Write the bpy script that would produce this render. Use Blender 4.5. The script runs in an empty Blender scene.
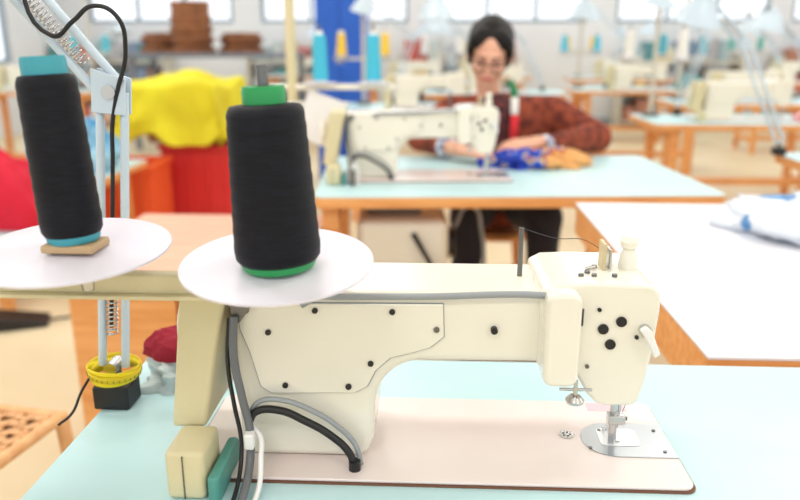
import bpy, bmesh, math, random
from mathutils import Vector, Matrix, noise, Euler
random.seed(7)
S=bpy.context.scene
COL=S.collection

# ---------------------------------------------------------------- materials
def lin(c):
    return tuple(((v/255)/12.92 if v/255<=0.04045 else (((v/255)+0.055)/1.055)**2.4) for v in c)+(1,)
MATS={}
def mat(name,col,rough=0.5,metal=0.0,col2=None,scale=20,bump=0.0,bscale=80,alpha=1,emit=0,coat=0,stretch=None,trans=0,detail=4,spec=.5):
    if name in MATS: return MATS[name]
    m=bpy.data.materials.new(name); m.use_nodes=True
    nt=m.node_tree; b=nt.nodes['Principled BSDF']
    b.inputs['Base Color'].default_value=lin(col)
    b.inputs['Roughness'].default_value=rough; b.inputs['Metallic'].default_value=metal
    b.inputs['Coat Weight'].default_value=coat
    b.inputs['Transmission Weight'].default_value=trans
    b.inputs['Specular IOR Level'].default_value=spec
    if alpha<1: b.inputs['Alpha'].default_value=alpha
    if emit: b.inputs['Emission Color'].default_value=lin(col); b.inputs['Emission Strength'].default_value=emit
    tc=nt.nodes.new('ShaderNodeTexCoord'); mp=nt.nodes.new('ShaderNodeMapping')
    nt.links.new(tc.outputs['Object'],mp.inputs['Vector'])
    if stretch: mp.inputs['Scale'].default_value=stretch
    if col2:
        n=nt.nodes.new('ShaderNodeTexNoise'); n.inputs['Scale'].default_value=scale; n.inputs['Detail'].default_value=detail
        r=nt.nodes.new('ShaderNodeValToRGB'); r.color_ramp.elements[0].position=.38; r.color_ramp.elements[1].position=.62
        r.color_ramp.elements[0].color=lin(col); r.color_ramp.elements[1].color=lin(col2)
        nt.links.new(mp.outputs[0],n.inputs['Vector']); nt.links.new(n.outputs['Fac'],r.inputs[0]); nt.links.new(r.outputs[0],b.inputs['Base Color'])
    if bump:
        n2=nt.nodes.new('ShaderNodeTexNoise'); n2.inputs['Scale'].default_value=bscale; n2.inputs['Detail'].default_value=3
        bp=nt.nodes.new('ShaderNodeBump'); bp.inputs['Strength'].default_value=bump; bp.inputs['Distance'].default_value=0.003
        nt.links.new(mp.outputs[0],n2.inputs['Vector']); nt.links.new(n2.outputs['Fac'],bp.inputs['Height']); nt.links.new(bp.outputs[0],b.inputs['Normal'])
    MATS[name]=m; return m

cream=mat('machine_cream',(237,233,217),.24,col2=(240,236,222),scale=6,coat=.5)
bedm=mat('machine_bed',(238,222,218),.3,col2=(241,230,226),scale=5,coat=.3)
beige=mat('cover_beige',(216,206,166),.45,bump=.15,bscale=300)
cyan=mat('laminate_cyan',(188,224,229),.35,col2=(196,229,233),scale=4)
whitelam=mat('laminate_white',(230,232,239),.35,col2=(235,236,242),scale=3)
wood=mat('wood_orange',(222,150,84),.5,col2=(236,172,106),scale=5,stretch=(1,12,12),bump=.1)
woodtop=mat('wood_peach',(216,164,138),.5,col2=(228,180,152),scale=4,stretch=(1,8,1))
steel=mat('steel',(200,200,200),.25,1)
darksteel=mat('steel_dark',(120,120,120),.35,1)
black=mat('black_rubber',(22,22,24),.45)
thread=mat('thread_black',(6,7,12),.5,col2=(17,19,30),scale=50,bump=.25,bscale=60,stretch=(1,1,22),detail=4,spec=.22)
threadblue=mat('thread_lightblue',(70,190,220),.7,bump=.3,bscale=300,stretch=(1,1,10))
green=mat('plastic_green',(30,150,80),.35)
discw=mat('plate_white',(222,218,230),.4,col2=(228,225,235),scale=6)
lampw=mat('lamp_white',(200,216,228),.35,coat=.2)
greytube=mat('tube_grey',(150,155,158),.4)
yellow=mat('tape_yellow',(250,225,20),.5)
white=mat('white_plastic',(238,238,236),.4)
legm=mat('leg_paint',(205,200,185),.45)
wall=mat('wall_paint',(222,225,228),.8,col2=(226,229,232),scale=2)
ceilm=mat('ceiling_paint',(240,240,240),.9)
frame=mat('window_frame',(140,156,166),.5)

# ---------------------------------------------------------------- helpers
def grp(name,loc=(0,0,0),rot=(0,0,0),scale=1,parent=None):
    e=bpy.data.objects.new(name,None); COL.objects.link(e); e.empty_display_size=.05
    e.location=loc; e.rotation_euler=rot; e.scale=(scale,)*3; e.parent=parent
    return e
def finish(name,bm,m,parent=None,loc=(0,0,0),rot=(0,0,0),bevel=0,seg=3,smooth=True,sharp=35):
    bmesh.ops.recalc_face_normals(bm,faces=bm.faces)
    me=bpy.data.meshes.new(name); bm.to_mesh(me); bm.free()
    ob=bpy.data.objects.new(name,me); COL.objects.link(ob)
    for mm in (m if isinstance(m,(list,tuple)) else [m]): me.materials.append(mm)
    ob.location=loc; ob.rotation_euler=rot; ob.parent=parent
    if smooth:
        for p in me.polygons: p.use_smooth=True
        if not bevel: me.set_sharp_from_angle(angle=math.radians(sharp))
    if bevel:
        b=ob.modifiers.new('b','BEVEL'); b.width=bevel; b.segments=seg; b.limit_method='ANGLE'; b.angle_limit=math.radians(35)
        ob.modifiers.new('w','WEIGHTED_NORMAL')
    return ob
def box(name,x,y,z,m,parent=None,bevel=.002,rot=(0,0,0),seg=2):
    """x,y,z are (min,max) ranges"""
    c=((x[0]+x[1])/2,(y[0]+y[1])/2,(z[0]+z[1])/2); s=(x[1]-x[0],y[1]-y[0],z[1]-z[0])
    bm=bmesh.new(); bmesh.ops.create_cube(bm,size=1)
    for v in bm.verts: v.co=Vector((v.co.x*s[0],v.co.y*s[1],v.co.z*s[2]))
    return finish(name,bm,m,parent,c,rot,bevel,seg,smooth=bevel>0)
def prism(name,pts,y0,y1,m,parent=None,bevel=.003,seg=3,axis='Y'):
    bm=bmesh.new()
    def mk(p,t): return (p[0],t,p[1]) if axis=='Y' else ((p[0],p[1],t) if axis=='Z' else (t,p[0],p[1]))
    a=[bm.verts.new(mk(p,y0)) for p in pts]; b=[bm.verts.new(mk(p,y1)) for p in pts]
    bm.faces.new(a); bm.faces.new(b[::-1]); n=len(pts)
    for i in range(n): bm.faces.new((a[i],b[i],b[(i+1)%n],a[(i+1)%n]))
    return finish(name,bm,m,parent,bevel=bevel,seg=seg)
def add_cone(bm,p0,p1,r0,r1,seg=20,cap=True):
    p0=Vector(p0);p1=Vector(p1);d=p1-p0;L=d.length
    q=d.to_track_quat('Z','Y').to_matrix().to_4x4()
    M=Matrix.Translation((p0+p1)/2)@q
    bmesh.ops.create_cone(bm,cap_ends=cap,segments=seg,radius1=r0,radius2=r1,depth=L,matrix=M)
def cyl(name,p0,p1,r,m,parent=None,r1=None,seg=20,bevel=0):
    bm=bmesh.new(); add_cone(bm,p0,p1,r,r if r1 is None else r1,seg)
    return finish(name,bm,m,parent,bevel=bevel)
def lathe(name,prof,loc,m,parent=None,seg=48,rot=(0,0,0),sharp=35):
    bm=bmesh.new(); rings=[]
    for r,z in prof:
        if r<1e-6: rings.append([bm.verts.new((0,0,z))])
        else: rings.append([bm.verts.new((r*math.cos(2*math.pi*i/seg),r*math.sin(2*math.pi*i/seg),z)) for i in range(seg)])
    for A,B in zip(rings,rings[1:]):
        for i in range(seg):
            j=(i+1)%seg
            if len(A)==1 and len(B)==1: continue
            if len(A)==1: bm.faces.new((A[0],B[j],B[i]))
            elif len(B)==1: bm.faces.new((A[i],A[j],B[0]))
            else: bm.faces.new((A[i],A[j],B[j],B[i]))
    return finish(name,bm,m,parent,loc,rot,sharp=sharp)
def tube(name,pts,r,m,parent=None,res=4,poly=False,cyc=False):
    cu=bpy.data.curves.new(name,'CURVE'); cu.dimensions='3D'; cu.bevel_depth=r; cu.bevel_resolution=res; cu.use_fill_caps=True
    if poly:
        sp=cu.splines.new('POLY'); sp.points.add(len(pts)-1)
        for p,q in zip(sp.points,pts): p.co=(*q,1)
    else:
        sp=cu.splines.new('BEZIER'); sp.bezier_points.add(len(pts)-1); sp.resolution_u=8
        for p,q in zip(sp.bezier_points,pts): p.co=q; p.handle_left_type=p.handle_right_type='AUTO'
    sp.use_cyclic_u=cyc
    t=bpy.data.objects.new('tmp',cu); COL.objects.link(t)
    dg=bpy.context.evaluated_depsgraph_get(); dg.update()
    me=bpy.data.meshes.new_from_object(t.evaluated_get(dg)); bpy.data.objects.remove(t); bpy.data.curves.remove(cu)
    me.name=name; ob=bpy.data.objects.new(name,me); COL.objects.link(ob); ob.parent=parent
    me.materials.clear(); me.materials.append(m)
    for p in me.polygons: p.use_smooth=True
    return ob
def helix(name,p0,p1,R,turns,w,m,parent=None):
    p0=Vector(p0);p1=Vector(p1);d=p1-p0;q=d.to_track_quat('Z','Y'); pts=[]
    n=turns*8
    for i in range(n+1):
        a=2*math.pi*i/8; v=q@Vector((R*math.cos(a),R*math.sin(a),0)); pts.append(tuple(p0+d*i/n+v))
    return tube(name,pts,w,m,parent,res=1,poly=True)
def blob(name,caps=(),ells=(),m=None,parent=None,voxel=.01,smooth=4,M=None):
    bm=bmesh.new()
    for p0,r0,p1,r1 in caps:
        p0=Vector(p0);p1=Vector(p1)
        add_cone(bm,p0,p1,r0,r1,20)
        for p,r in ((p0,r0),(p1,r1)):
            bmesh.ops.create_uvsphere(bm,u_segments=20,v_segments=14,radius=r*1.0,matrix=Matrix.Translation(p))
    for c,r,*ro in ells:
        R=Euler(ro[0]).to_matrix().to_4x4() if ro else Matrix()
        bmesh.ops.create_uvsphere(bm,u_segments=28,v_segments=20,radius=1,matrix=Matrix.Translation(c)@R@Matrix.Diagonal((*r,1)))
    if M is not None: bm.transform(M)
    me=bpy.data.meshes.new(name); bm.to_mesh(me); bm.free()
    ob=bpy.data.objects.new(name,me); COL.objects.link(ob); ob.parent=parent; me.materials.append(m)
    r=ob.modifiers.new('r','REMESH'); r.mode='VOXEL'; r.voxel_size=voxel; r.use_smooth_shade=True
    if smooth:
        s=ob.modifiers.new('s','SMOOTH'); s.iterations=smooth; s.factor=.5
    return ob
def heap(name,loc,size,m,parent=None,seed=0,fold=.25,freq=3.0,n=40,rot=0,square=.5,p=.8):
    """crumpled cloth heap: dome with fold noise, flat base at z=0"""
    bm=bmesh.new(); seg=n*2; rings=[]
    for k in range(n+1):
        t=k/n*math.pi/2
        ring=[]
        for i in range(seg):
            a=2*math.pi*i/seg
            cx,cy=math.cos(a),math.sin(a)
            e=1/max(abs(cx),abs(cy))*square+(1-square)
            rr=math.sin(t)**(p/.8); h=math.cos(t)**p if k<n else 0
            d=noise.noise(Vector((cx*rr*freq+seed*7.1,cy*rr*freq,h*freq*.6)))
            d2=abs(noise.noise(Vector((cx*rr*freq*2.3+seed,cy*rr*freq*2.3,h*2))))
            f=1+fold*d-fold*.6*d2
            ring.append((cx*rr*e*f*size[0],cy*rr*e*f*size[1],max(0,h*f*size[2])))
            if k==0: break
        rings.append([bm.verts.new(p_) for p_ in ring])
    for A,B in zip(rings,rings[1:]):
        for i in range(seg):
            j=(i+1)%seg
            if len(A)==1: bm.faces.new((A[0],B[i],B[j]))
            else: bm.faces.new((A[i],B[i],B[j],A[j]))
    bm.faces.new(rings[-1][::-1])
    return finish(name,bm,m,parent,loc,(0,0,rot),sharp=80)
def dup(src,loc,rot=(0,0,0),scale=None):
    e=bpy.data.objects.new(src.name.split('.')[0],None); COL.objects.link(e)
    e.location=loc; e.rotation_euler=rot; e.scale=src.scale if scale is None else (scale,)*3; e.empty_display_size=.05
    for c in list(src.children):
        o=c.copy(); COL.objects.link(o); o.parent=e
    return e

# ---------------------------------------------------------------- room
X0,X1,Y0,Y1,H=-5.5,6.5,-3.0,11.0,3.3
flm=mat('floor_vinyl',(226,210,176),.45,col2=(214,197,160),scale=1.5,detail=6)
box('floor',(X0-.1,X1+.1),(Y0-.1,Y1+.1),(-.1,0),flm,bevel=0)
box('ceiling',(X0-.1,X1+.1),(Y0-.1,Y1+.1),(H,H+.1),ceilm,bevel=0)
def wall_with_windows(name,along,a0,a1,fixed,wins,z0,z1):
    """wall built of real pieces around window openings"""
    bm=bmesh.new()
    def piece(u0,u1,w0,w1):
        if u1-u0<1e-4: return
        c=bmesh.ops.create_cube(bm,size=1)['verts']
        for v in c:
            u=(u0+u1)/2+v.co.x*(u1-u0); t=fixed+v.co.y*.12; w=(w0+w1)/2+v.co.z*(w1-w0)
            v.co=Vector((u,t,w)) if along=='X' else Vector((t,u,w))
    cur=a0
    for u0,u1 in wins:
        piece(cur,u0,0,H); piece(u0,u1,0,z0); piece(u0,u1,z1,H); cur=u1
    piece(cur,a1,0,H)
    finish(name,bm,wall,smooth=False)
WN=[0]
def window(along,u0,u1,fixed,z0,z1,n=3):
    WN[0]+=1
    bm=bmesh.new()
    def bar(ua,ub,wa,wb,t=.05):
        c=bmesh.ops.create_cube(bm,size=1)['verts']
        for v in c:
            u=(ua+ub)/2+v.co.x*(ub-ua); w=(wa+wb)/2+v.co.z*(wb-wa); tt=fixed+v.co.y*t
            v.co=Vector((u,tt,w)) if along=='X' else Vector((tt,u,w))
    f=.05
    bar(u0,u1,z0,z0+f);bar(u0,u1,z1-f,z1)
    for i in range(n+1):
        u=u0+(u1-u0-f)*i/n; bar(u,u+f,z0+f,z1-f)
    zz=(z0+z1)/2; bar(u0,u1,zz,zz+.04,.03)
    finish('window_%d'%WN[0],bm,frame,smooth=False)
wf=[(-5.0,-2.9),(-2.5,-.4),(0,2.1),(2.5,4.6),(4.9,6.2)]
wall_with_windows('wall_back','X',X0,X1,Y1,wf,1.42,2.9)
for a,b in wf: window('X',a,b,Y1,1.42,2.9)
wr=[(-5.0,-1.8),(-1.2,2.2),(2.8,6.0)]  # unseen openings behind the camera, added to light the machine's front
wall_with_windows('wall_front','X',X0,X1,Y0,wr,.9,3.0)
for a,b in wr: window('X',a,b,Y0,.9,3.0)
wl=[(-2.4,1.2),(1.8,5.2),(5.8,9.6)]
wall_with_windows('wall_left','Y',Y0,Y1,X0,wl,.9,3.0)
for a,b in wl: window('Y',a,b,X0,.9,3.0)
wall_with_windows('wall_right','Y',Y0,Y1,X1,wl,.9,3.0)
for a,b in wl: window('Y',a,b,X1,.9,3.0)
box('baseboard_back',(X0+.1,X1-.1),(Y1-.09,Y1-.062),(0,.1),frame)

tubem=mat('tube_glow',(255,252,245),.5,emit=3)
def fixture(x,y):
    g=grp('ceiling_light',(x,y,H))
    box('housing',(-.65,.65),(-.12,.12),(-.06,0),white,g,.01)
    for s in (-.06,.06): cyl('tube',(-.6,s,-.08),(.6,s,-.08),.014,tubem,g,seg=12)
    l=bpy.data.lights.new('tube_light','AREA'); l.shape='RECTANGLE'; l.size=1.3; l.size_y=.5; l.energy=22; l.color=(1,.985,.965)
    o=bpy.data.objects.new('tube_light',l); COL.objects.link(o); o.location=(0,0,-.12); o.parent=g
for x in (-3.6,-.9,1.8,4.6):
    for y in (-1.4,1.3,4.0,6.7,9.4): fixture(x,y)

# ---------------------------------------------------------------- sewing machine
def arc(cx,cz,r,a0,a1,n=8):
    return [(cx+r*math.cos(math.radians(a0+(a1-a0)*i/n)),cz+r*math.sin(math.radians(a0+(a1-a0)*i/n))) for i in range(n+1)]
def rrect(x0,x1,y0,y1,r,n=6,rr=None):
    rs=rr or [r]*4
    o=[]
    for (cx,cy,a,q) in ((x1,y1,0,0),(x0,y1,90,1),(x0,y0,180,2),(x1,y0,270,3)):
        r=rs[q]; sx=-1 if cx==x1 else 1; sy=-1 if cy==y1 else 1
        o+=arc(cx+sx*r,cy+sy*r,r,a,a+90,n)
    return o
def machine(loc,rot=(0,0,0),scale=1,hi=True):
    g=grp('sewing_machine',loc,rot,scale)
    prism('bed_gasket',rrect(-.257,.264,-.092,.092,.012),0,.002,mat('gasket',(120,80,60),.6),g,0,axis='Z')
    prism('bed',rrect(-.255,.262,-.09,.09,.012),.002,.0055,bedm,g,.0012,2,axis='Z')
    body=[(-.2,.005),(-.204,.172)]+arc(-.189,.175,.0155,180,90,4)+[(.12,.191),(.12,.118),(-.008,.117)]+arc(-.008,.067,.05,97,176,8)+[(-.060,.03),(-.066,.010),(-.075,.0056)]
    prism('arm_and_pillar',body,-.05,.06,cream,g,.009,4)
    head=[(.105,.116),(.144,.108),(.150,.098),(.157,.086),(.166,.077),(.176,.074),(.202,.075),(.208,.080),(.2125,.1),(.2175,.136),(.220,.172)]+arc(.205,.188,.0155,0,90,4)+[(.150,.2045),(.118,.203),(.105,.196)]
    prism('head',head,-.054,.062,cream,g,.008,4)
    prism('faceplate',[(.208,.085),(.216,.13),(.2215,.172),(.2195,.192),(.2255,.188),(.2265,.170),(.2225,.130),(.215,.086)],-.035,.045,mat('faceplate_metal',(228,205,205),.3,.3),g,.002)  # pink reflection in the chrome is put into this base colour
    plate=[(-.196,.178),(.010,.180),(.0115,.146),(-.002,.134),(-.020,.128),(-.042,.122),(-.057,.108),(-.066,.090),(-.078,.083),(-.165,.080),(-.176,.088),(-.185,.125),(-.194,.15)]
    prism('side_plate_gap',[(x+(-.0008 if x<-.1 else .0008),z+(.0008 if z>.15 else -.0008)) for x,z in plate],-.0508,-.049,greytube,g,0)
    prism('side_plate',plate,-.0535,-.0505,cream,g,.0012,2)
    prism('take_up_cover',rrect(.108,.142,.104,.200,.010),-.076,-.045,cream,g,.005,3)
    prism('belt_cover',[(-.268,.045),(-.25,.184),(-.243,.193),(-.209,.193),(-.204,.184),(-.232,.046)],-.066,.06,beige,g,.005)
    box('belt_guard',(-.256,-.217),(-.125,-.068),(0,.052),beige,g,.006)
    box('belt_guard_seam',(-.238,-.237),(-.1262,-.124),(0.002,.048),darksteel,g,.0)
    lathe('handwheel',[(0,0),(.02,0),(.03,.004),(.036,.002),(.038,.008),(.036,.014),(0,.014)],(-.262,.03,.125),cream,g,rot=(0,-math.pi/2,0))
    cyl('needle_bar',(.203,0,.03),(.203,0,.078),.0035,steel,g)
    cyl('needle',(.203,0,.0058),(.203,0,.03),.0008,steel,g,seg=8)
    cyl('needle_clamp_screw',(.206,-.002,.034),(.213,-.004,.034),.0022,darksteel,g,seg=10)
    cyl('presser_bar',(.195,-.014,.024),(.195,-.014,.08),.0042,steel,g)
    box('presser_bracket',(.188,.206),(-.024,-.010),(.036,.047),steel,g,.002)
    prism('presser_foot',[(-.012,.006),(.018,.006),(.022,.010),(.004,.013),(.002,.03),(-.012,.03)],.192,.199,steel,g,.001,axis='X')
    prism('presser_toe',[(-.008,.0062),(.022,.0062),(.026,.010),(-.008,.009)],.201,.206,steel,g,.0005,axis='X')
    prism('slide_plate',rrect(.166,.2615,-.036,.036,.03,8,[.001,.034,.034,.001]),.0056,.0066,mat('plate_metal',(180,185,190),.28,.85),g,.0004,1,axis='Z')
    prism('needle_plate',rrect(.185,.228,-.015,.022,.006),.0066,.0072,mat('plate_metal2',(225,228,230),.3,.8),g,.0002,1,axis='Z')
    lathe('thread_post_cap',[(0,0),(.009,0),(.0095,.006),(.008,.016),(.0055,.021),(.0085,.024),(.0095,.030),(.007,.035),(0,.037)],(.200,.0,.203),cream,g)
    cyl('thread_pin',(.091,.01,.19),(.091,.01,.243),.0027,darksteel,g)
    box('thread_guide',(.172,.176),(-.01,.012),(.203,.232),mat('guide_tan',(205,190,150),.4),g,.001)
    box('thread_guide_arm',(.180,.183),(-.004,.020),(.203,.224),steel,g,.001)
    cyl('lifter_shaft',(.207,-.062,.158),(.207,-.05,.158),.006,steel,g)
    prism('lifter_lever',[(.199,.162),(.205,.166),(.211,.161),(.221,.137),(.2155,.133),(.207,.150)],-.068,-.062,white,g,.002)
    if hi:
        box('bed_reflection',(.186,.232),(.066,.086),(.0055,.0058),mat('reflection_pink',(246,196,204),.5),g,0)  # pinkish reflection near the needle, painted as a thin tinted patch
        cyl('knob_stem',(.142,-.066,.092),(.142,-.066,.108),.0022,steel,g)
        lathe('knob',[(0,0),(.0085,0),(.0095,.003),(.006,.007),(0,.008)],(.142,-.066,.084),steel,g)
        cyl('knob_rod',(.126,-.066,.098),(.158,-.066,.098),.0016,steel,g)
        for i,(x,z,r) in enumerate([(-.186,.171,.003),(-.117,.172,.003),(-.04,.172,.003),(-.165,.148,.003),(-.15,.09,.003),(-.085,.09,.0032),(-.062,.116,.003),(.004,.154,.003)]):
            cyl('screw',(x,-.0555,z),(x,-.052,z),r,darksteel if i in (0,7) else black,g,seg=14)
        for x,z,r in [(.061,.154,.0035),(.167,.158,.0052),(.184,.166,.0052),(.175,.142,.0052),(.200,.15,.002),(.162,.178,.002)]:
            cyl('plug',(x,-.0562,z),(x,-.045,z),r,black,g,seg=18)
        cyl('screw_s',(.154,-.0562,.118),(.154,-.05,.118),.002,darksteel,g)
        cyl('slot_dark',(.1435,-.064,.165),(.1435,-.064,.182),.0018,black,g)
        for x,y in [(.155,-.02),(.160,-.03),(.147,-.03),(.166,.0),(.180,-.03),(.186,.02)]:
            cyl('top_screw',(x,y,.2035),(x,y,.207),.0028,darksteel,g,seg=12)
        cyl('top_pin',(.155,-.01,.2055),(.165,-.012,.2085),.002,steel,g,seg=10)
        lathe('oil_port',[(0,0),(.008,0),(.0085,.001),(0,.0012)],(.151,.008,.0056),steel,g)
        for a in range(5):
            cyl('oil_hole',(.151+.004*math.cos(a*1.256),.008+.004*math.sin(a*1.256),.0066),(.151+.004*math.cos(a*1.256),.008+.004*math.sin(a*1.256),.0072),.0011,black,g,seg=8)
        for x,y in [(.172,-.02),(.189,.018),(.25,-.025),(.25,.02)]:
            cyl('plate_screw',(x,y,.0066),(x,y,.0078),.0020,darksteel,g,seg=10)
        tube('arm_conduit',[(-.13,-.055,.178),(-.115,-.056,.1865),(-.09,-.056,.1875),(0,-.056,.1895),(.09,-.056,.193),(.112,-.056,.192)],.0034,greytube,g)
        prism('hose_bracket',[(-.2,.160),(-.2,.183),(-.178,.183),(-.180,.176),(-.192,.160)],-.062,-.05,darksteel,g,.001)
        tube('hose',[(-.196,-.064,.168),(-.197,-.07,.13),(-.19,-.074,.085),(-.183,-.078,.05),(-.182,-.09,.02),(-.180,-.14,.004)],.0042,mat('hose_grey',(105,108,112),.4),g)
        tube('hose2',[(-.202,-.06,.165),(-.204,-.068,.12),(-.199,-.072,.075),(-.192,-.08,.04),(-.190,-.10,.015),(-.188,-.15,.004)],.0022,black,g)
        tube('oil_hose',[(-.186,-.07,.055),(-.178,-.071,.068),(-.155,-.070,.070),(-.128,-.069,.058),(-.103,-.068,.042),(-.084,-.07,.024),(-.078,-.072,.008)],.0040,black,g)
        tube('oil_hose_grey',[(-.186,-.066,.062),(-.175,-.066,.077),(-.150,-.066,.079),(-.122,-.065,.068),(-.098,-.064,.052),(-.078,-.065,.03),(-.072,-.066,.008)],.0028,greytube,g)
        tube('white_cable',[(-.182,-.072,.052),(-.172,-.08,.045),(-.169,-.095,.03),(-.168,-.11,.01),(-.17,-.15,.003)],.0026,white,g)
        box('connector',(-.187,-.177),(-.09,-.078),(.035,.052),white,g,.002)
        cyl('hose_end',(-.078,-.072,.0056),(-.078,-.072,.016),.0062,black,g)
        prism('oil_pan_edge',rrect(-.214,-.202,-.13,-.05,.005),0.0,.028,mat('pan_teal',(80,150,140),.4),g,.003,axis='Z')
    return g
M1=machine((0,.74,.75))
tube('thread_strand',[(.091,.01,.243),(.13,.035,.226),(.174,.055,.215),(.229,.01,.15),(.204,.001,.02)],.0004,mat('strand',(60,60,70),.7),M1,res=1)

# ---------------------------------------------------------------- tables
def table(name,x0,x1,y0,y1,loc,rot=0,top=cyan,edge=wood,th=.035,legs='wood',h=.75,rc=.03,lx=None):
    g=grp(name,loc,(0,0,rot))
    prism('top_core',rrect(x0,x1,y0,y1,rc,4),h-th,h-.003,edge,g,0.001,1,axis='Z')
    prism('top_laminate',rrect(x0+.001,x1-.001,y0+.001,y1-.001,rc,4),h-.003,h,top,g,0,axis='Z')
    lm=wood if legs=='wood' else legm
    w=.05
    for x in (lx or (x0+.1,x1-.1-w)):
        for y in (y0+.05,y1-.05-w):
            box('leg',(x,x+w),(y,y+w),(0,h-th),lm,g,.004)
        box('rail',(x,x+w),(y0+.1,y1-.1),(.12,.17),lm,g,.004)
        box('top_rail',(x,x+w),(y0+.1,y1-.1),(h-th-.06,h-th),lm,g,.004)
    a,b_=(lx or (x0+.1,x1-.1-w))
    box('cross_rail',(a+.05,b_),(-.03+(y0+y1)/2,.03+(y0+y1)/2),(.12,.17),lm,g,.004)
    return g
table('sewing_table',-.40,1.05,.585,.955,(0,0,0),rc=.012,legs='metal')
T2=table('sewing_table',-.6,.6,-.39,.39,(.225,2.49,0),math.radians(4),lx=(-.58,.22))
g=T2
box('motor',(-.48,-.20),(-.30,-.05),(.42,.66),cream,g,.03,seg=4)
box('motor_bracket',(-.45,-.28),(-.2,-.08),(.66,.714),darksteel,g,.004)
lathe('motor_pulley',[(0,0),(.05,0),(.055,.01),(.045,.02),(.055,.03),(0,.03)],(-.20,-.15,.55),darksteel,g,rot=(0,math.pi/2,0))
tube('motor_cable',[(-.31,-.31,.62),(-.24,-.33,.5),(-.16,-.30,.35),(-.08,-.2,.2)],.008,black,g)
tube('belt',[(-.17,-.15,.6),(-.12,-.15,.67),(-.08,-.15,.58),(-.07,-.15,.4)],.007,greytube,g)
M2=machine((-.055,2.40,.7505),(0,0,math.radians(4)),1.13)
bg=grp('cutting_bench')
box('top',(.39,1.9),(.985,2.02),(.745,.75),whitelam,bg,.001)
box('apron',(.392,1.898),(.987,2.018),(.665,.745),wood,bg,.002)
for x in (.42,1.82):
    for y in (1.02,1.93): box('leg',(x,x+.05),(y,y+.05),(0,.665),wood,bg,.004)
cb=grp('wooden_cabinet')
box('top',(-1.0,-.36),(1.80,2.45),(.58,.605),woodtop,cb,.004)
box('carcass',(-.98,-.38),(1.835,2.43),(.0,.58),wood,cb,.004)
for i in range(2):
    box('door',(-.97+.3*i,-.68+.3*i),(1.815,1.832),(.04,.56),wood,cb,.004)
    cyl('handle',(-.72+.08*i,1.80,.32),(-.72+.08*i,1.817,.32),.012,steel,cb)

# ---------------------------------------------------------------- thread stand (foreground)
def cone_spool(parent,x,y,z,r0,r1,h,m,cap,spin=.03,rc=None):
    rc=rc or r1*.84
    lathe('cone_base',[(0,0),(r0*.80,0),(r0*.86,.003),(r0*.88,.008),(r0*.82,.011),(0,.011)],(x,y,z),cap,parent)
    prof=[(0,.007),(r0*.90,.007),(r0*.98,.011),(r0,.018)]
    for i in range(25):
        t=i/24; prof.append((r0+(r1-r0)*t+.0003*math.sin(i*2.1),.018+(h-.034)*t))
    prof+=[(r1*.97,h-.012),(r1*.90,h-.008),(rc*.8,h-.006),(0,h-.006)]
    lathe('cone_thread',prof,(x,y,z),m,parent,sharp=60)
    lathe('cone_cap',[(rc*.7,h-.012),(rc,h-.010),(rc,h+.004),(rc*.94,h+.008),(rc*.6,h+.008),(rc*.5,h+.001),(rc*.48,h-.02)],(x,y,z),cap,parent)
    cyl('spindle',(x,y,z-.02),(x,y,z+h+spin),.0045,darksteel,parent)
def plate(parent,x,y,z,R,tilt):
    lathe('cone_plate',[(0,.0),(R*.35,.0),(R*.9,-.003),(R,-.001),(R*1.0,.001),(R*.9,-.0005),(R*.35,.003),(0,.003)],(x,y,z),discw,parent,seg=72,rot=(tilt,0,0))
ts=grp('thread_stand')
plate(ts,-.142,.640,.9855,.0875,math.radians(7)); plate(ts,-.330,.635,.997,.088,math.radians(5))
s0=grp('upright_cone',(-.137,.625,.986),(0,math.radians(-2.5),0),parent=ts)
cone_spool(s0,0,0,0,.0378,.0330,.150,thread,green,spin=.025,rc=.0185)
s1=grp('leaning_cone',(-.321,.625,1.008),(0,math.radians(-3),0),parent=ts)
cone_spool(s1,0,0,0,.0262,.0245,.152,thread,mat('cap_teal',(60,155,170),.5),spin=.0,rc=.0185)
box('seat_pad',(-.343,-.296),(.605,.642),(1.0005,1.008),mat('pad_wood',(190,160,120),.6),ts,.002)
box('bar',(-.52,-.12),(.645,.662),(.950,.970),beige,ts,.003)
box('bar_fold',(-.52,-.12),(.638,.664),(.947,.951),beige,ts,.001)
for x in (-.137,-.324): cyl('plate_post',(x,.65,.955),(x,.645,.994),.008,steel,ts)
cyl('pole',(-.52,.652,.0),(-.52,.652,1.55),.009,steel,ts)
lathe('pole_foot',[(0,0),(.11,0),(.11,.01),(.02,.03),(0,.03)],(-.52,.652,0),darksteel,ts)
tube('top_hook_bar',[(-.52,.652,1.54),(-.3,.652,1.55),(-.12,.652,1.55)],.004,steel,ts)

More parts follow.
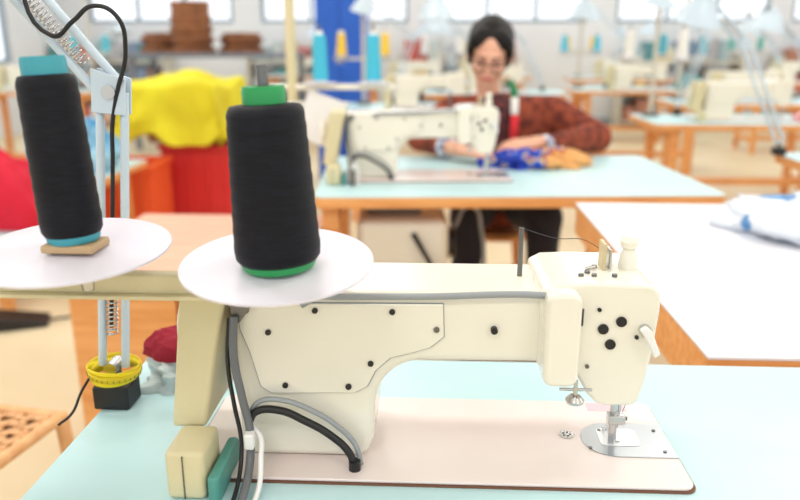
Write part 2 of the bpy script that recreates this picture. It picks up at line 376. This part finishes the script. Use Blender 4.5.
# ---------------------------------------------------------------- balanced arm lamp
def arm_lamp(loc,pts,name='desk_lamp',sp=.011,rr=.0042):
    """pts: base, elbow, tip in local coordinates"""
    g=grp(name,loc)
    b,e,t=[Vector(p) for p in pts]
    side=Vector((.0,1,0))
    for A,B in ((b,e),(e,t)):
        d=(B-A).normalized(); q=d.cross(side).normalized()
        for s in (-1,1):
            cyl('arm_rod',A+q*sp*s,B+q*sp*s,rr,lampw,g,seg=12)
        L=(B-A)
        helix('spring',A+L*.12+q*sp*.1,A+L*.46+q*sp*.1,.006,20,.0012,steel,g)
    for P in (b,e,t):
        d=Vector((0,1,0))
        cyl('pivot',P-d*.012,P+d*.012,.008,steel,g,seg=16)
    for s in (-1,1):
        prism('gusset',[(e.x-.022,e.z-.022),(e.x+.016,e.z-.026),(e.x+.020,e.z+.014),(e.x-.018,e.z+.026)],e.y+s*.0085-.0015,e.y+s*.0085+.0015,lampw,g,.001)
    cyl('base_post',(b.x,b.y,b.z-.05),(b.x,b.y,b.z),.008,darksteel,g)
    box('base_clamp',(b.x-.022,b.x+.022),(b.y-.02,b.y+.02),(0,.03),black,g,.003)
    lathe('shade',[(.0,.11),(.022,.11),(.028,.09),(.045,.07),(.085,.0),(.083,.0),(.043,.068),(.024,.088),(0,.1)],(t.x+.02,t.y-.02,t.z-.13),lampw,g,rot=(math.radians(12),math.radians(10),0))
    cyl('shade_arm',t,t+Vector((.015,-.01,-.03)),.006,darksteel,g)
    return g
L1=arm_lamp((-.378,.81,.75),[(-.008,0,.05),(.016,.02,.375),(-.18,-.02,.64)],sp=.014,rr=.0050)
tube('cable',[(-.06,.0,.66),(-.058,-.01,.52),(-.030,-.01,.435),(-.005,-.01,.45),(.018,-.01,.465),(.042,-.01,.455),(.044,.0,.42),(.026,.01,.375),(.016,.012,.34),(.012,.012,.3),(-.006,.0,.1)],.0024,black,L1)

# tape measure loosely wound on top of the lamp clamp
tp=grp('tape_measure',(-.386,.81,.783))
for i in range(4):
    bm=bmesh.new(); n=48; R=.0275+.0008*i
    prev=None; first=None
    for k in range(n):
        a=2*math.pi*k/n; z0=.0045*math.sin(a+i*1.9)+.0045+i*.0016
        x,y=R*math.cos(a)*1.05,R*math.sin(a)*.95
        v=(bm.verts.new((x,y,z0)),bm.verts.new((x*1.03,y*1.03,z0+.0085)))
        if prev: bm.faces.new((prev[0],v[0],v[1],prev[1]))
        else: first=v
        prev=v
    bm.faces.new((prev[0],first[0],first[1],prev[1]))
    o=finish('coil',bm,yellow if i%2==0 else mat('tape_yellow_dark',(228,200,20),.5),tp); sm=o.modifiers.new('s','SOLIDIFY'); sm.thickness=.0008
R=.0275+.0024
for k in range(30):
    a=2*math.pi*k/30
    zz=.0045*math.sin(a+3*1.9)+.0045+3*.0016
    cyl('tick',(R*1.07*math.cos(a),R*.965*math.sin(a),zz+.001),(R*1.08*math.cos(a),R*.975*math.sin(a),zz+.0045),.0003,black,tp,seg=5)
tube('tail',[(-.028,-.01,.004),(-.035,-.02,-.01),(-.04,-.035,-.028),(-.045,-.06,-.0312)],.0016,black,tp)
bagm=mat('plastic_bag',(215,230,232),.15,alpha=.75,col2=(190,205,205),scale=20)
heap('plastic_bag',(-.318,.875,.7502),(.052,.040,.036),bagm,seed=3,fold=.5,freq=2.6)
heap('pincushion',(-.332,.885,.787),(.046,.034,.034),mat('cloth_maroon',(150,22,45),.9,bump=.2,bscale=200),seed=5,fold=.2,freq=1.4,square=.1)

# ---------------------------------------------------------------- rattan stool
rs=grp('rattan_stool',(-.985,1.16,0),(0,0,math.radians(-10)))
rat=mat('rattan',(232,182,130),.6,col2=(220,166,114),scale=30)
bm=bmesh.new(); n=13; W_=.19
def strip(axis,c,w=.0085):
    steps=n*2
    for i in range(steps):
        a0=-W_+2*W_*i/steps; a1=-W_+2*W_*(i+1)/steps
        def zz(a,k): return .448+.0022*math.cos(math.pi*(a+W_)/(2*W_/n)+k*math.pi)
        vs=[]
        for a in (a0,a1):
            for s in (-1,1):
                p=(a,c[0]+s*w,zz(a,c[1])) if axis==0 else (c[0]+s*w,a,zz(a,c[1]+1))
                vs.append(bm.verts.new(p))
        bm.faces.new((vs[0],vs[1],vs[3],vs[2]))
for k in range(n):
    c=-W_+2*W_*(k+.5)/n
    strip(0,(c,k)); strip(1,(c,k))
o=finish('woven_seat',bm,rat,rs); o.modifiers.new('s','SOLIDIFY').thickness=.002
box('seat_underlay',(-.19,.19),(-.19,.19),(.425,.437),mat('rattan_dark',(190,135,85),.7),rs,.002)
for s in (-1,1):
    cyl('seat_rail',(-.2,s*.2,.443),(.2,s*.2,.443),.012,rat,rs); cyl('seat_rail',(s*.2,-.2,.443),(s*.2,.2,.443),.012,rat,rs)
    for t in (-1,1): cyl('leg',(s*.2,t*.2,.45),(s*.22,t*.22,0),.014,rat,rs)
    cyl('stretcher',(-.21,s*.21,.18),(.21,s*.21,.18),.009,rat,rs); cyl('stretcher',(s*.21,-.21,.2),(s*.21,.21,.2),.009,rat,rs)

fp=grp('foot_pedal',(-1.78,2.9,0),(0,0,.4))
prism('plate',[(-.12,.0),(.12,.0),(.12,.02),(-.12,.07)],-.07,.07,black,fp,.006)
tube('cord',[(.12,0,.01),(.3,.05,.006),(.35,.3,.006),(.2,.6,.006)],.005,black,fp)

# ---------------------------------------------------------------- spool stand at second table
t2=grp('thread_stand',(-.50,2.62,0))
cyl('pole',(0,0,.0),(0,0,1.6),.018,beige,t2)
box('foot',(-.10,.1),(-.12,.12),(0,.02),darksteel,t2,.004)
box('bar',(-.08,.36),(-.012,.012),(1.015,1.035),cream,t2,.003)
for x in (.10,.285):
    lathe('cone_plate',[(0,0),(.055,0),(.06,.003),(.055,.004),(0,.004)],(x,0,1.035),discw,t2)
    cone_spool(t2,x,0,1.04,.027,.022,.165,threadblue,white,rc=.012)
box('paper_note',(.03,.17),(-.03,-.028),(.83,1.0),white,t2,0,rot=(0,.35,0))
box('lower_bar',(-.02,.2),(-.02,.0),(.96,.975),cream,t2,.003)

# ---------------------------------------------------------------- woman
W=grp('woman')
skin=mat('skin',(228,170,142),.5,col2=(234,178,150),scale=12)
hairm=mat('hair_black',(16,12,13),.45,bump=.6,bscale=50,stretch=(8,1,1),spec=.3)
jack=mat('jacket_rust',(156,72,46),.9,col2=(96,38,28),scale=28,bump=.5,bscale=120,detail=3)
shirt=mat('shirt_dark',(40,26,34),.85,col2=(110,50,50),scale=60)
trous=mat('trousers_dark',(38,40,52),.85)
sh=[(.075,3.06,.895),(.475,3.06,.895)]
el=[(-.055,2.955,.812),(.635,2.96,.812)]
wr_=[(.035,2.775,.802),(.425,2.79,.802)]
blob('jacket',[(sh[0],.075,sh[1],.075),(sh[0],.075,el[0],.062),(el[0],.060,wr_[0],.043),(sh[1],.075,el[1],.062),(el[1],.060,wr_[1],.043)],
     [((.275,3.06,.84),(.195,.12,.14)),((.275,3.10,.68),(.175,.13,.2)),((.275,3.13,.54),(.20,.17,.14)),((.22,3.06,.945),(.09,.065,.04))],jack,W,.011,5)
blob('shirt_front',[],[((.235,2.975,.885),(.075,.07,.10)),((.24,2.98,.78),(.06,.06,.1))],shirt,W,.008,3)
blob('neck',[((.225,3.04,.90),.05,(.20,2.985,1.03),.044)],[],skin,W,.008,3)
blob('trousers',[((.19,3.13,.52),.105,(.13,2.72,.54),.075),((.36,3.13,.52),.105,(.41,2.72,.54),.075),((.13,2.72,.54),.07,(.12,2.78,.1),.045),((.41,2.72,.54),.07,(.42,2.78,.1),.045)],
     [((.275,3.15,.5),(.17,.14,.1))],trous,W,.014,4)
for x in (.12,.42):
    blob('shoe',[((x,2.80,.045),.042,(x,2.66,.036),.034)],[],black,W,.01,2)
for w,e in ((wr_[0],el[0]),(wr_[1],el[1])):
    w=Vector(w); d=(w-Vector(e)).normalized()
    cyl('cuff',w+d*.01,w+d*.04,.044,mat('cuff_lace',(228,228,235),.8,col2=(110,120,160),scale=60),W,r1=.04,bevel=.003)
    blob('wrist',[(w+d*.02,.028,w+d*.075,.024)],[],skin,W,.006,2)
def hand(w,d,up,side,curl=1.0):
    X=Vector(d).normalized(); Z=Vector(up); Z=(Z-X*Z.dot(X)).normalized(); Yv=Z.cross(X)
    Mx=Matrix((X,Yv,Z)).transposed().to_4x4(); Mx.translation=Vector(w)
    caps=[((-.01,0,0),.024,(.02,0,0),.024)]
    ys=(-.031,-.0105,.0105,.030); Ls=(.062,.074,.08,.072) if side>0 else (.072,.08,.074,.062)
    for y,L in zip(ys,Ls):
        caps.append(((.01,y*.55,0),.0155,(.085,y,.0),.0125))
        p=Vector((.085,y,.0)); angs=(-15*curl,-48*curl,-70*curl)
        r=.0105
        for a,f in zip(angs,(.42,.32,.26)):
            a=math.radians(a); q=p+Vector((math.cos(a)*L*f,y*.12,math.sin(a)*L*f))
            caps.append((tuple(p),r,tuple(q),r*.92)); p=q; r*=.92
    s=side
    caps+=[((.02,.022*s,-.004),.017,(.052,.046*s,-.012),.0125),((.052,.046*s,-.012),.012,(.078,.050*s,-.02),.0105),((.078,.050*s,-.02),.0105,(.098,.046*s,-.026),.009)]
    return blob('hand',caps,[],skin,W,.0032,3,Mx)
hand((.085,2.715,.795),(.9,-.42,-.06),(0,-.15,1),1,.7)
hand((.375,2.735,.822),(-.92,-.38,-.06),(0,-.2,1),-1,.9)
HD=grp('head',(.205,2.95,1.125),(math.radians(18),math.radians(5),math.radians(-4)),1.0,parent=W)
blob('face',[((0,-.098,.018),.007,(0,-.112,-.022),.0105),((-.011,-.1,-.026),.0075,(.011,-.1,-.026),.0075)],
     [((0,.01,.035),(.076,.096,.09)),((0,-.022,-.028),(.062,.072,.078)),((0,-.058,-.086),(.024,.026,.02)),((.036,-.062,-.025),(.028,.03,.03)),((-.036,-.062,-.025),(.028,.03,.03)),
      ((.081,.01,-.005),(.009,.02,.032)),((-.081,.01,-.005),(.009,.02,.032)),((0,-.088,.026),(.05,.012,.01)),((0,-.086,-.056),(.022,.014,.016))],skin,HD,.0042,3)
blob('hair',[],[((0,.028,.058),(.089,.102,.088)),((.064,.02,.01),(.028,.05,.06)),((-.064,.02,.01),(.028,.05,.06)),
     ((.042,-.052,.082),(.046,.026,.034),(0,math.radians(38),math.radians(-22))),((-.042,-.052,.082),(.046,.026,.034),(0,math.radians(-38),math.radians(22))),
     ((.070,-.028,.045),(.020,.034,.045)),((-.070,-.028,.045),(.020,.034,.045)),
     ((0,.085,-.01),(.07,.05,.08)),((0,.14,.04),(.045,.04,.045))],hairm,HD,.005,3)
blob('lips',[((-.017,-.096,-.056),.004,(.017,-.096,-.056),.004),((-.011,-.098,-.061),.0044,(.011,-.098,-.061),.0044)],[],mat('lips',(195,85,85),.5),HD,.002,1)
gl=mat('glasses',(70,30,30),.3)
for s in (-1,1):
    blob('eye',[((s*.020,-.0945,.0),.003,(s*.033,-.098,-.003),.0034),((s*.033,-.098,-.003),.0034,(s*.046,-.088,.0),.0028)],[],hairm,HD,.0016,1)
    blob('eyebrow',[((s*.016,-.102,.024),.0028,(s*.050,-.088,.025),.0022)],[],hairm,HD,.0016,1)
    pts=[(s*.036+.027*math.cos(a*math.pi/12),-.114+.004*abs(math.cos(a*math.pi/12))+.012*max(0,s*math.cos(a*math.pi/12)),-.006+.022*math.sin(a*math.pi/12)) for a in range(24)]
    tube('glasses_rim',pts,.0018,gl,HD,cyc=True)
    tube('glasses_temple',[(s*.062,-.098,.004),(s*.082,-.04,.006),(s*.086,.01,.002)],.002,gl,HD)
tube('glasses_bridge',[(-.010,-.114,.0),(0,-.118,.003),(.010,-.114,.0)],.0018,gl,HD)
def ribbon(name,pts,w,m):
    bm=bmesh.new(); prev=None
    for p in pts:
        v=(bm.verts.new((p[0]-w,p[1],p[2])),bm.verts.new((p[0]+w,p[1],p[2])))
        if prev: bm.faces.new((prev[0],prev[1],v[1],v[0]))
        prev=v
    o=finish(name,bm,m,W); o.modifiers.new('s','SOLIDIFY').thickness=.003
ribbon('scarf_green',[(.285,2.955,1.03),(.30,2.94,1.0),(.305,2.925,.97)],.014,mat('scarf_green',(50,140,90),.8))
ribbon('scarf_white',[(.305,2.925,.97),(.305,2.91,.93),(.305,2.90,.905)],.015,mat('scarf_white',(235,235,230),.8))
ribbon('scarf_red',[(.305,2.90,.905),(.305,2.89,.86),(.302,2.885,.80)],.016,mat('scarf_red',(215,40,50),.8))
st=grp('work_stool',(.275,3.17,0))
lathe('seat',[(0,.37),(.17,.37),(.18,.385),(.17,.40),(0,.40)],(0,0,0),wood,st)
for a in range(4):
    c,s=math.cos(a*math.pi/2+.78),math.sin(a*math.pi/2+.78)
    cyl('leg',(c*.12,s*.12,.37),(c*.17,s*.17,0),.015,wood,st)
fm=mat('fabric_print',(30,80,190),.85,bump=.3,bscale=100)
nt=fm.node_tree; b=nt.nodes['Principled BSDF']
tc=nt.nodes['Texture Coordinate']; sx=nt.nodes.new('ShaderNodeSeparateXYZ'); nt.links.new(tc.outputs['Object'],sx.inputs[0])
vo=nt.nodes.new('ShaderNodeTexNoise'); vo.inputs['Scale'].default_value=15; vo.inputs['Detail'].default_value=1; nt.links.new(tc.outputs['Object'],vo.inputs['Vector'])
ma=nt.nodes.new('ShaderNodeMath'); ma.operation='MULTIPLY_ADD'; nt.links.new(sx.outputs[0],ma.inputs[0]); ma.inputs[1].default_value=1.6
nt.links.new(vo.outputs['Fac'],ma.inputs[2])
rp=nt.nodes.new('ShaderNodeValToRGB'); cr=rp.color_ramp; cr.interpolation='CONSTANT'
cols=[(0,(36,60,170)),(.34,(40,95,205)),(.40,(245,200,60)),(.435,(34,66,180)),(.50,(200,112,60)),(.55,(226,168,104))]
cr.elements[0].position=0; cr.elements[0].color=lin(cols[0][1]); cr.elements[1].position=cols[1][0]; cr.elements[1].color=lin(cols[1][1])
for p,c in cols[2:]:
    e=cr.elements.new(p); e.color=lin(c)
nt.links.new(ma.outputs[0],rp.inputs[0]); nt.links.new(rp.outputs[0],b.inputs['Base Color'])
heap('printed_fabric',(.37,2.63,.7505),(.18,.085,.058),fm,seed=2,fold=.5,freq=2.6,rot=.1)

# ---------------------------------------------------------------- background stations
tb=table('sewing_table',-.6,.6,-.3,.3,(1.78,4.35,0))
tabs=[(-.05,5.1),(1.85,7.1),(-.2,8.2),(3.6,5.9),(3.9,8.4),(-3.6,6.7),(1.95,2.72),(3.7,3.7),(.5,6.6),(2.3,5.7),(2.2,9.3),(-1.6,9.7),(.6,9.8)]
for p in tabs: dup(tb,(p[0],p[1],0))
mb=machine((1.72,4.3,.7505),scale=1.1,hi=False)
for p in tabs: dup(mb,(p[0]+(.2 if p[1]==2.72 else 0),p[1]-.05,.7505),scale=1.1)
def bstand(loc,c):
    g=grp('thread_stand',loc)
    cyl('pole',(0,0,0),(0,0,.95),.012,legm,g); cyl('base',(0,0,0),(0,0,.02),.05,darksteel,g)
    box('bar',(-.2,.2),(-.01,.01),(.30,.318),legm,g,.002); box('bar_upper',(-.2,.2),(-.006,.006),(.93,.945),legm,g,.002)
    for x in (-.15,.15):
        lathe('cone_plate',[(0,0),(.06,0),(.062,.003),(0,.004)],(x,0,.32),discw,g,seg=24)
        cone_spool(g,x,0,.325,.034,.026,.16,mat('thread_'+str(c),c,.7),white)
    return g
for x,y,c in ((1.27,4.5,(235,235,230)),(-.5,5.25,(240,200,60)),(1.35,7.25,(70,190,220)),(-.7,8.35,(225,80,90)),(3.05,6.05,(60,60,80)),(3.4,8.6,(90,180,170)),(-3.15,6.85,(80,190,210)),(3.2,3.85,(235,235,230)),(0.05,6.75,(235,235,230)),(1.85,5.85,(80,170,190)),(1.75,9.45,(240,200,60))):
    bstand((x,y,.7505),c)
lb=arm_lamp((2.25,4.5,.7505),[(0,0,.05),(-.18,0,.42),(-.42,-.08,.62)],sp=.015,rr=.006)
for p,r in (((1.34,2.95,.7505),0),((.42,5.3,.7505),0),((2.35,7.3,.7505),0),((.25,8.35,.7505),0),((4.1,6.1,.7505),0),((-3.3,6.9,.7505),3.0),((.95,6.8,.7505),0),((2.7,5.9,.7505),0),((2.6,9.5,.7505),0),((-1.2,9.9,.7505),0)):
    dup(lb,p,(0,0,r))
lc=arm_lamp((1.45,4.58,.7505),[(0,0,.05),(.14,0,.45),(-.22,-.1,.75)],sp=.015,rr=.006)
for p in ((-.30,5.34,.7505),(1.62,7.3,.7505),(3.62,8.45,.7505),(.15,10.0,.7505)): dup(lc,p)

for x,y,z in ((.0,4.6,1.30),(.36,4.7,1.20),(1.05,5.6,1.33)):
    g=grp('pendant_lamp',(x,y,z))
    lathe('shade',[(.02,.14),(.03,.12),(.06,.1),(.11,.0),(.106,.0),(.055,.095),(.02,.11)],(0,0,0),lampw,g)
    cyl('cord',(0,0,.13),(0,0,H-z),.004,black,g,seg=8)
    lathe('bulb',[(0,.0),(.025,.015),(.03,.04),(.015,.08),(0,.1)],(0,0,.02),tubem,g,seg=20)

redp=mat('crate_orange',(238,96,48),.4); 
def crate(loc,rot,w,d,h,m):
    g=grp('plastic_crate',loc,(0,0,rot))
    t=.015
    box('bottom',(-w,w),(-d,d),(0,t),m,g,.003)
    for s in (-1,1):
        box('side',(s*w-t/2,s*w+t/2),(-d,d),(t,h),m,g,.003); box('end',(-w,w),(s*d-t/2,s*d+t/2),(t,h),m,g,.003)
        box('rim',(-w-.02,w+.02),(s*(d+.01)-.014,s*(d+.01)+.014),(h-.03,h),m,g,.004)
        box('rim',(s*(w+.01)-.014,s*(w+.01)+.014),(-d-.02,d+.02),(h-.03,h),m,g,.004)
        for k in range(4):
            x=-w+2*w*(k+.5)/4; box('rib',(x-.01,x+.01),(s*(d+.012)-.006,s*(d+.012)+.006),(.02,h-.03),m,g,.002)
    return g
crate((-1.93,4.62,0),.05,.17,.20,.44,redp)
crate((-1.60,5.25,0),-.05,.25,.3,.50,mat('crate_red',(215,50,50),.4))
yel=mat('cloth_yellow',(228,218,40),.85,col2=(214,198,28),scale=3,bump=.2,bscale=30)
def drape(name,loc,hx,hy,h,m,seed=0,rot=0,R=1.8,zmin=-.12):
    """sheet lying over a box, edges falling in folds"""
    bm=bmesh.new(); n=64; V=[]
    for j in range(n+1):
        row=[]
        for i in range(n+1):
            u=(i/n*2-1)*R; v=(j/n*2-1)*R
            d=max(abs(u),abs(v))
            cu,cv=max(-1,min(1,u)),max(-1,min(1,v))
            over=max(0,d-1)
            wv=noise.noise(Vector((u*2.6+seed,v*2.6,0)))
            pz=h+.05*noise.noise(Vector((u*1.6+seed,v*1.6,5)))+.09*max(0,1-(u*u+v*v)**.5)
            zz=pz-over*h*1.25*(1+.4*noise.noise(Vector((u*1.1,v*1.1,seed+3))))
            out=1+.05+.16*over+min(over,.5)*.35*wv
            row.append(bm.verts.new((cu*hx*out,cv*hy*out,max(zmin,zz))))
        V.append(row)
    for j in range(n):
        for i in range(n): bm.faces.new((V[j][i],V[j][i+1],V[j+1][i+1],V[j+1][i]))
    o=finish(name,bm,m,None,loc,(0,0,rot),sharp=180)
    s=o.modifiers.new('sm','SMOOTH'); s.iterations=3
    o.modifiers.new('s','SOLIDIFY').thickness=.006
    return o
drape('yellow_fabric',(-1.76,5.25,.52),.31,.34,.38,yel,seed=4,rot=-.05,zmin=-.012)
box_g=grp('storage_box',(-1.76,5.25,.502))
cardb=mat('box_board',(190,150,110),.8)
box('body',(-.22,.22),(-.22,.22),(0,.32),cardb,box_g,.004)
box('lid',(-.225,.225),(-.225,.225),(.30,.335),cardb,box_g,.004)
blu=mat('cloth_blue',(70,150,200),.85,col2=(150,195,215),scale=6)
bb=table('side_table',-.35,.35,-.3,.3,(-2.05,4.0,0),h=.5)
heap('blue_fabric',(-2.03,4.0,.503),(.27,.23,.28),blu,seed=12,fold=.5,freq=1.8)
rb=table('side_table',-.4,.4,-.3,.3,(-2.2,3.3,0),h=.36)
heap('red_fabric',(-2.12,3.3,.363),(.34,.24,.38),mat('cloth_red',(196,16,50),.85,col2=(212,26,56),scale=4),seed=14,fold=.25,freq=1.4)
bc=grp('blue_locker',(-.78,6.4,0))
blue=mat('locker_blue',(25,95,205),.4)
box('body',(-.2,.2),(-.2,.2),(.05,2.0),blue,bc,.01)
for s in (-.1,.1):
    box('door',(s-.095,s+.095),(-.215,-.2),(.08,1.97),blue,bc,.004); box('handle',(s*.2-.01,s*.2+.01),(-.225,-.215),(1.0,1.12),steel,bc,.002)
for x in (-.17,.14):
    for y in (-.17,.14): box('foot',(x,x+.03),(y,y+.03),(0,.05),black,bc,.0)
cbn=grp('work_bench')
greyb=mat('bench_grey',(120,125,135),.5)
box('top',(-3.4,-1.5),(8.1,8.9),(1.0,1.05),greyb,cbn,.004)
for x in (-3.35,-1.6):
    for y in (8.15,8.8): box('leg',(x,x+.06),(y,y+.06),(0,1.0),greyb,cbn,.003)
box('shelf',(-3.3,-1.6),(8.2,8.8),(.4,.43),greyb,cbn,.003)
card=mat('cardboard',(150,98,62),.8,col2=(125,78,50),scale=8)
for i,(x,y) in enumerate([(-2.70,8.4),(-3.1,8.6),(-2.2,8.6)]):
    g=grp('cardboard_reel',(x,y,1.0505))
    prof=[(0,0)]
    for k in range(5 if i==0 else 2):
        prof+=[(.25-.012*k,k*.11),(.26-.012*k,k*.11+.05),(.21,k*.11+.06),(.21,k*.11+.10)]
    prof+=[(0,prof[-1][1]+.01)]
    lathe('reel',prof,(0,0,0),card,g,seg=32)
pal=[(190,200,200),(225,215,190),(150,175,180),(170,120,100),(215,205,190),(120,140,165),(240,240,235),(90,145,150),(190,90,80),(225,210,160),(170,170,175)]
pm=[mat('bolt_%d'%i,c,.8) for i,c in enumerate(pal)]
for sx,wd in ((-4.6,1.7),(-1.9,1.4),(.3,1.6),(3.3,1.6),(5.3,1.4)):
    g=grp('fabric_shelf',(sx,10.6,0))
    for z in (.1,.5,.9): box('shelf',(-wd/2,wd/2),(-.22,.22),(z-.015,z+.015),legm,g,.002)
    for x in (-wd/2,wd/2-.03): box('upright',(x,x+.03),(-.22,.22),(0,1.0),legm,g,.002)
    bm=bmesh.new()
    for z in (.115,.515,.915):
        x=-wd/2+.06
        while x<wd/2-.2:
            w=random.uniform(.12,.3); h=random.uniform(.15,.32)
            c=bmesh.ops.create_cube(bm,size=1)
            k=random.randrange(len(pm))
            for v in c['verts']: v.co=Vector((x+w/2+v.co.x*w*.9,v.co.y*.36,z+h/2+v.co.z*h))
            for f in {f for v in c['verts'] for f in v.link_faces}: f.material_index=k
            x+=w
    finish('fabric_bolts',bm,pm,g,bevel=.012,seg=2)
pb=mat('bag_print',(226,232,240),.3,col2=(90,150,205),scale=9,detail=2)
pb.node_tree.nodes['Color Ramp'].color_ramp.elements[0].position=.58; pb.node_tree.nodes['Color Ramp'].color_ramp.elements[1].position=.62
heap('printed_bag',(.90,1.70,.7502),(.17,.25,.085),pb,seed=21,fold=.45,freq=2.2,rot=.5)
heap('red_patterned_fabric',(2.10,4.25,.7505),(.11,.10,.05),mat('cloth_redpat',(215,40,60),.8,col2=(245,220,220),scale=30),seed=22,fold=.4)
for i,(x,y,z,c) in enumerate([(.33,4.95,.7505,(240,240,240)),(2.3,7.0,.7505,(60,140,140)),(3.2,5.8,.7505,(230,230,225)),(4.35,8.3,.7505,(70,110,160)),(4.15,3.55,.7505,(90,170,175))]):
    heap('garment_pile',(x,y,z),(.10,.14,.13),mat('garment_%d'%i,c,.85),seed=30+i,fold=.4,freq=2)

# ---------------------------------------------------------------- world, camera
w=bpy.data.worlds.new('World'); S.world=w; w.use_nodes=True
w.node_tree.nodes['Background'].inputs[0].default_value=(.93,.96,1,1); w.node_tree.nodes['Background'].inputs[1].default_value=1.5
cam=bpy.data.cameras.new('Camera'); co=bpy.data.objects.new('Camera',cam); COL.objects.link(co); S.camera=co
co.location=(0,0,1.18); co.rotation_euler=(math.radians(90-15.8),0,math.radians(2.7))
cam.sensor_width=36; cam.lens=33.3; cam.clip_start=.02
cam.dof.use_dof=True; cam.dof.focus_distance=.78; cam.dof.aperture_fstop=3.4
S.view_settings.view_transform='Standard'; S.view_settings.look='None'; S.view_settings.exposure=0
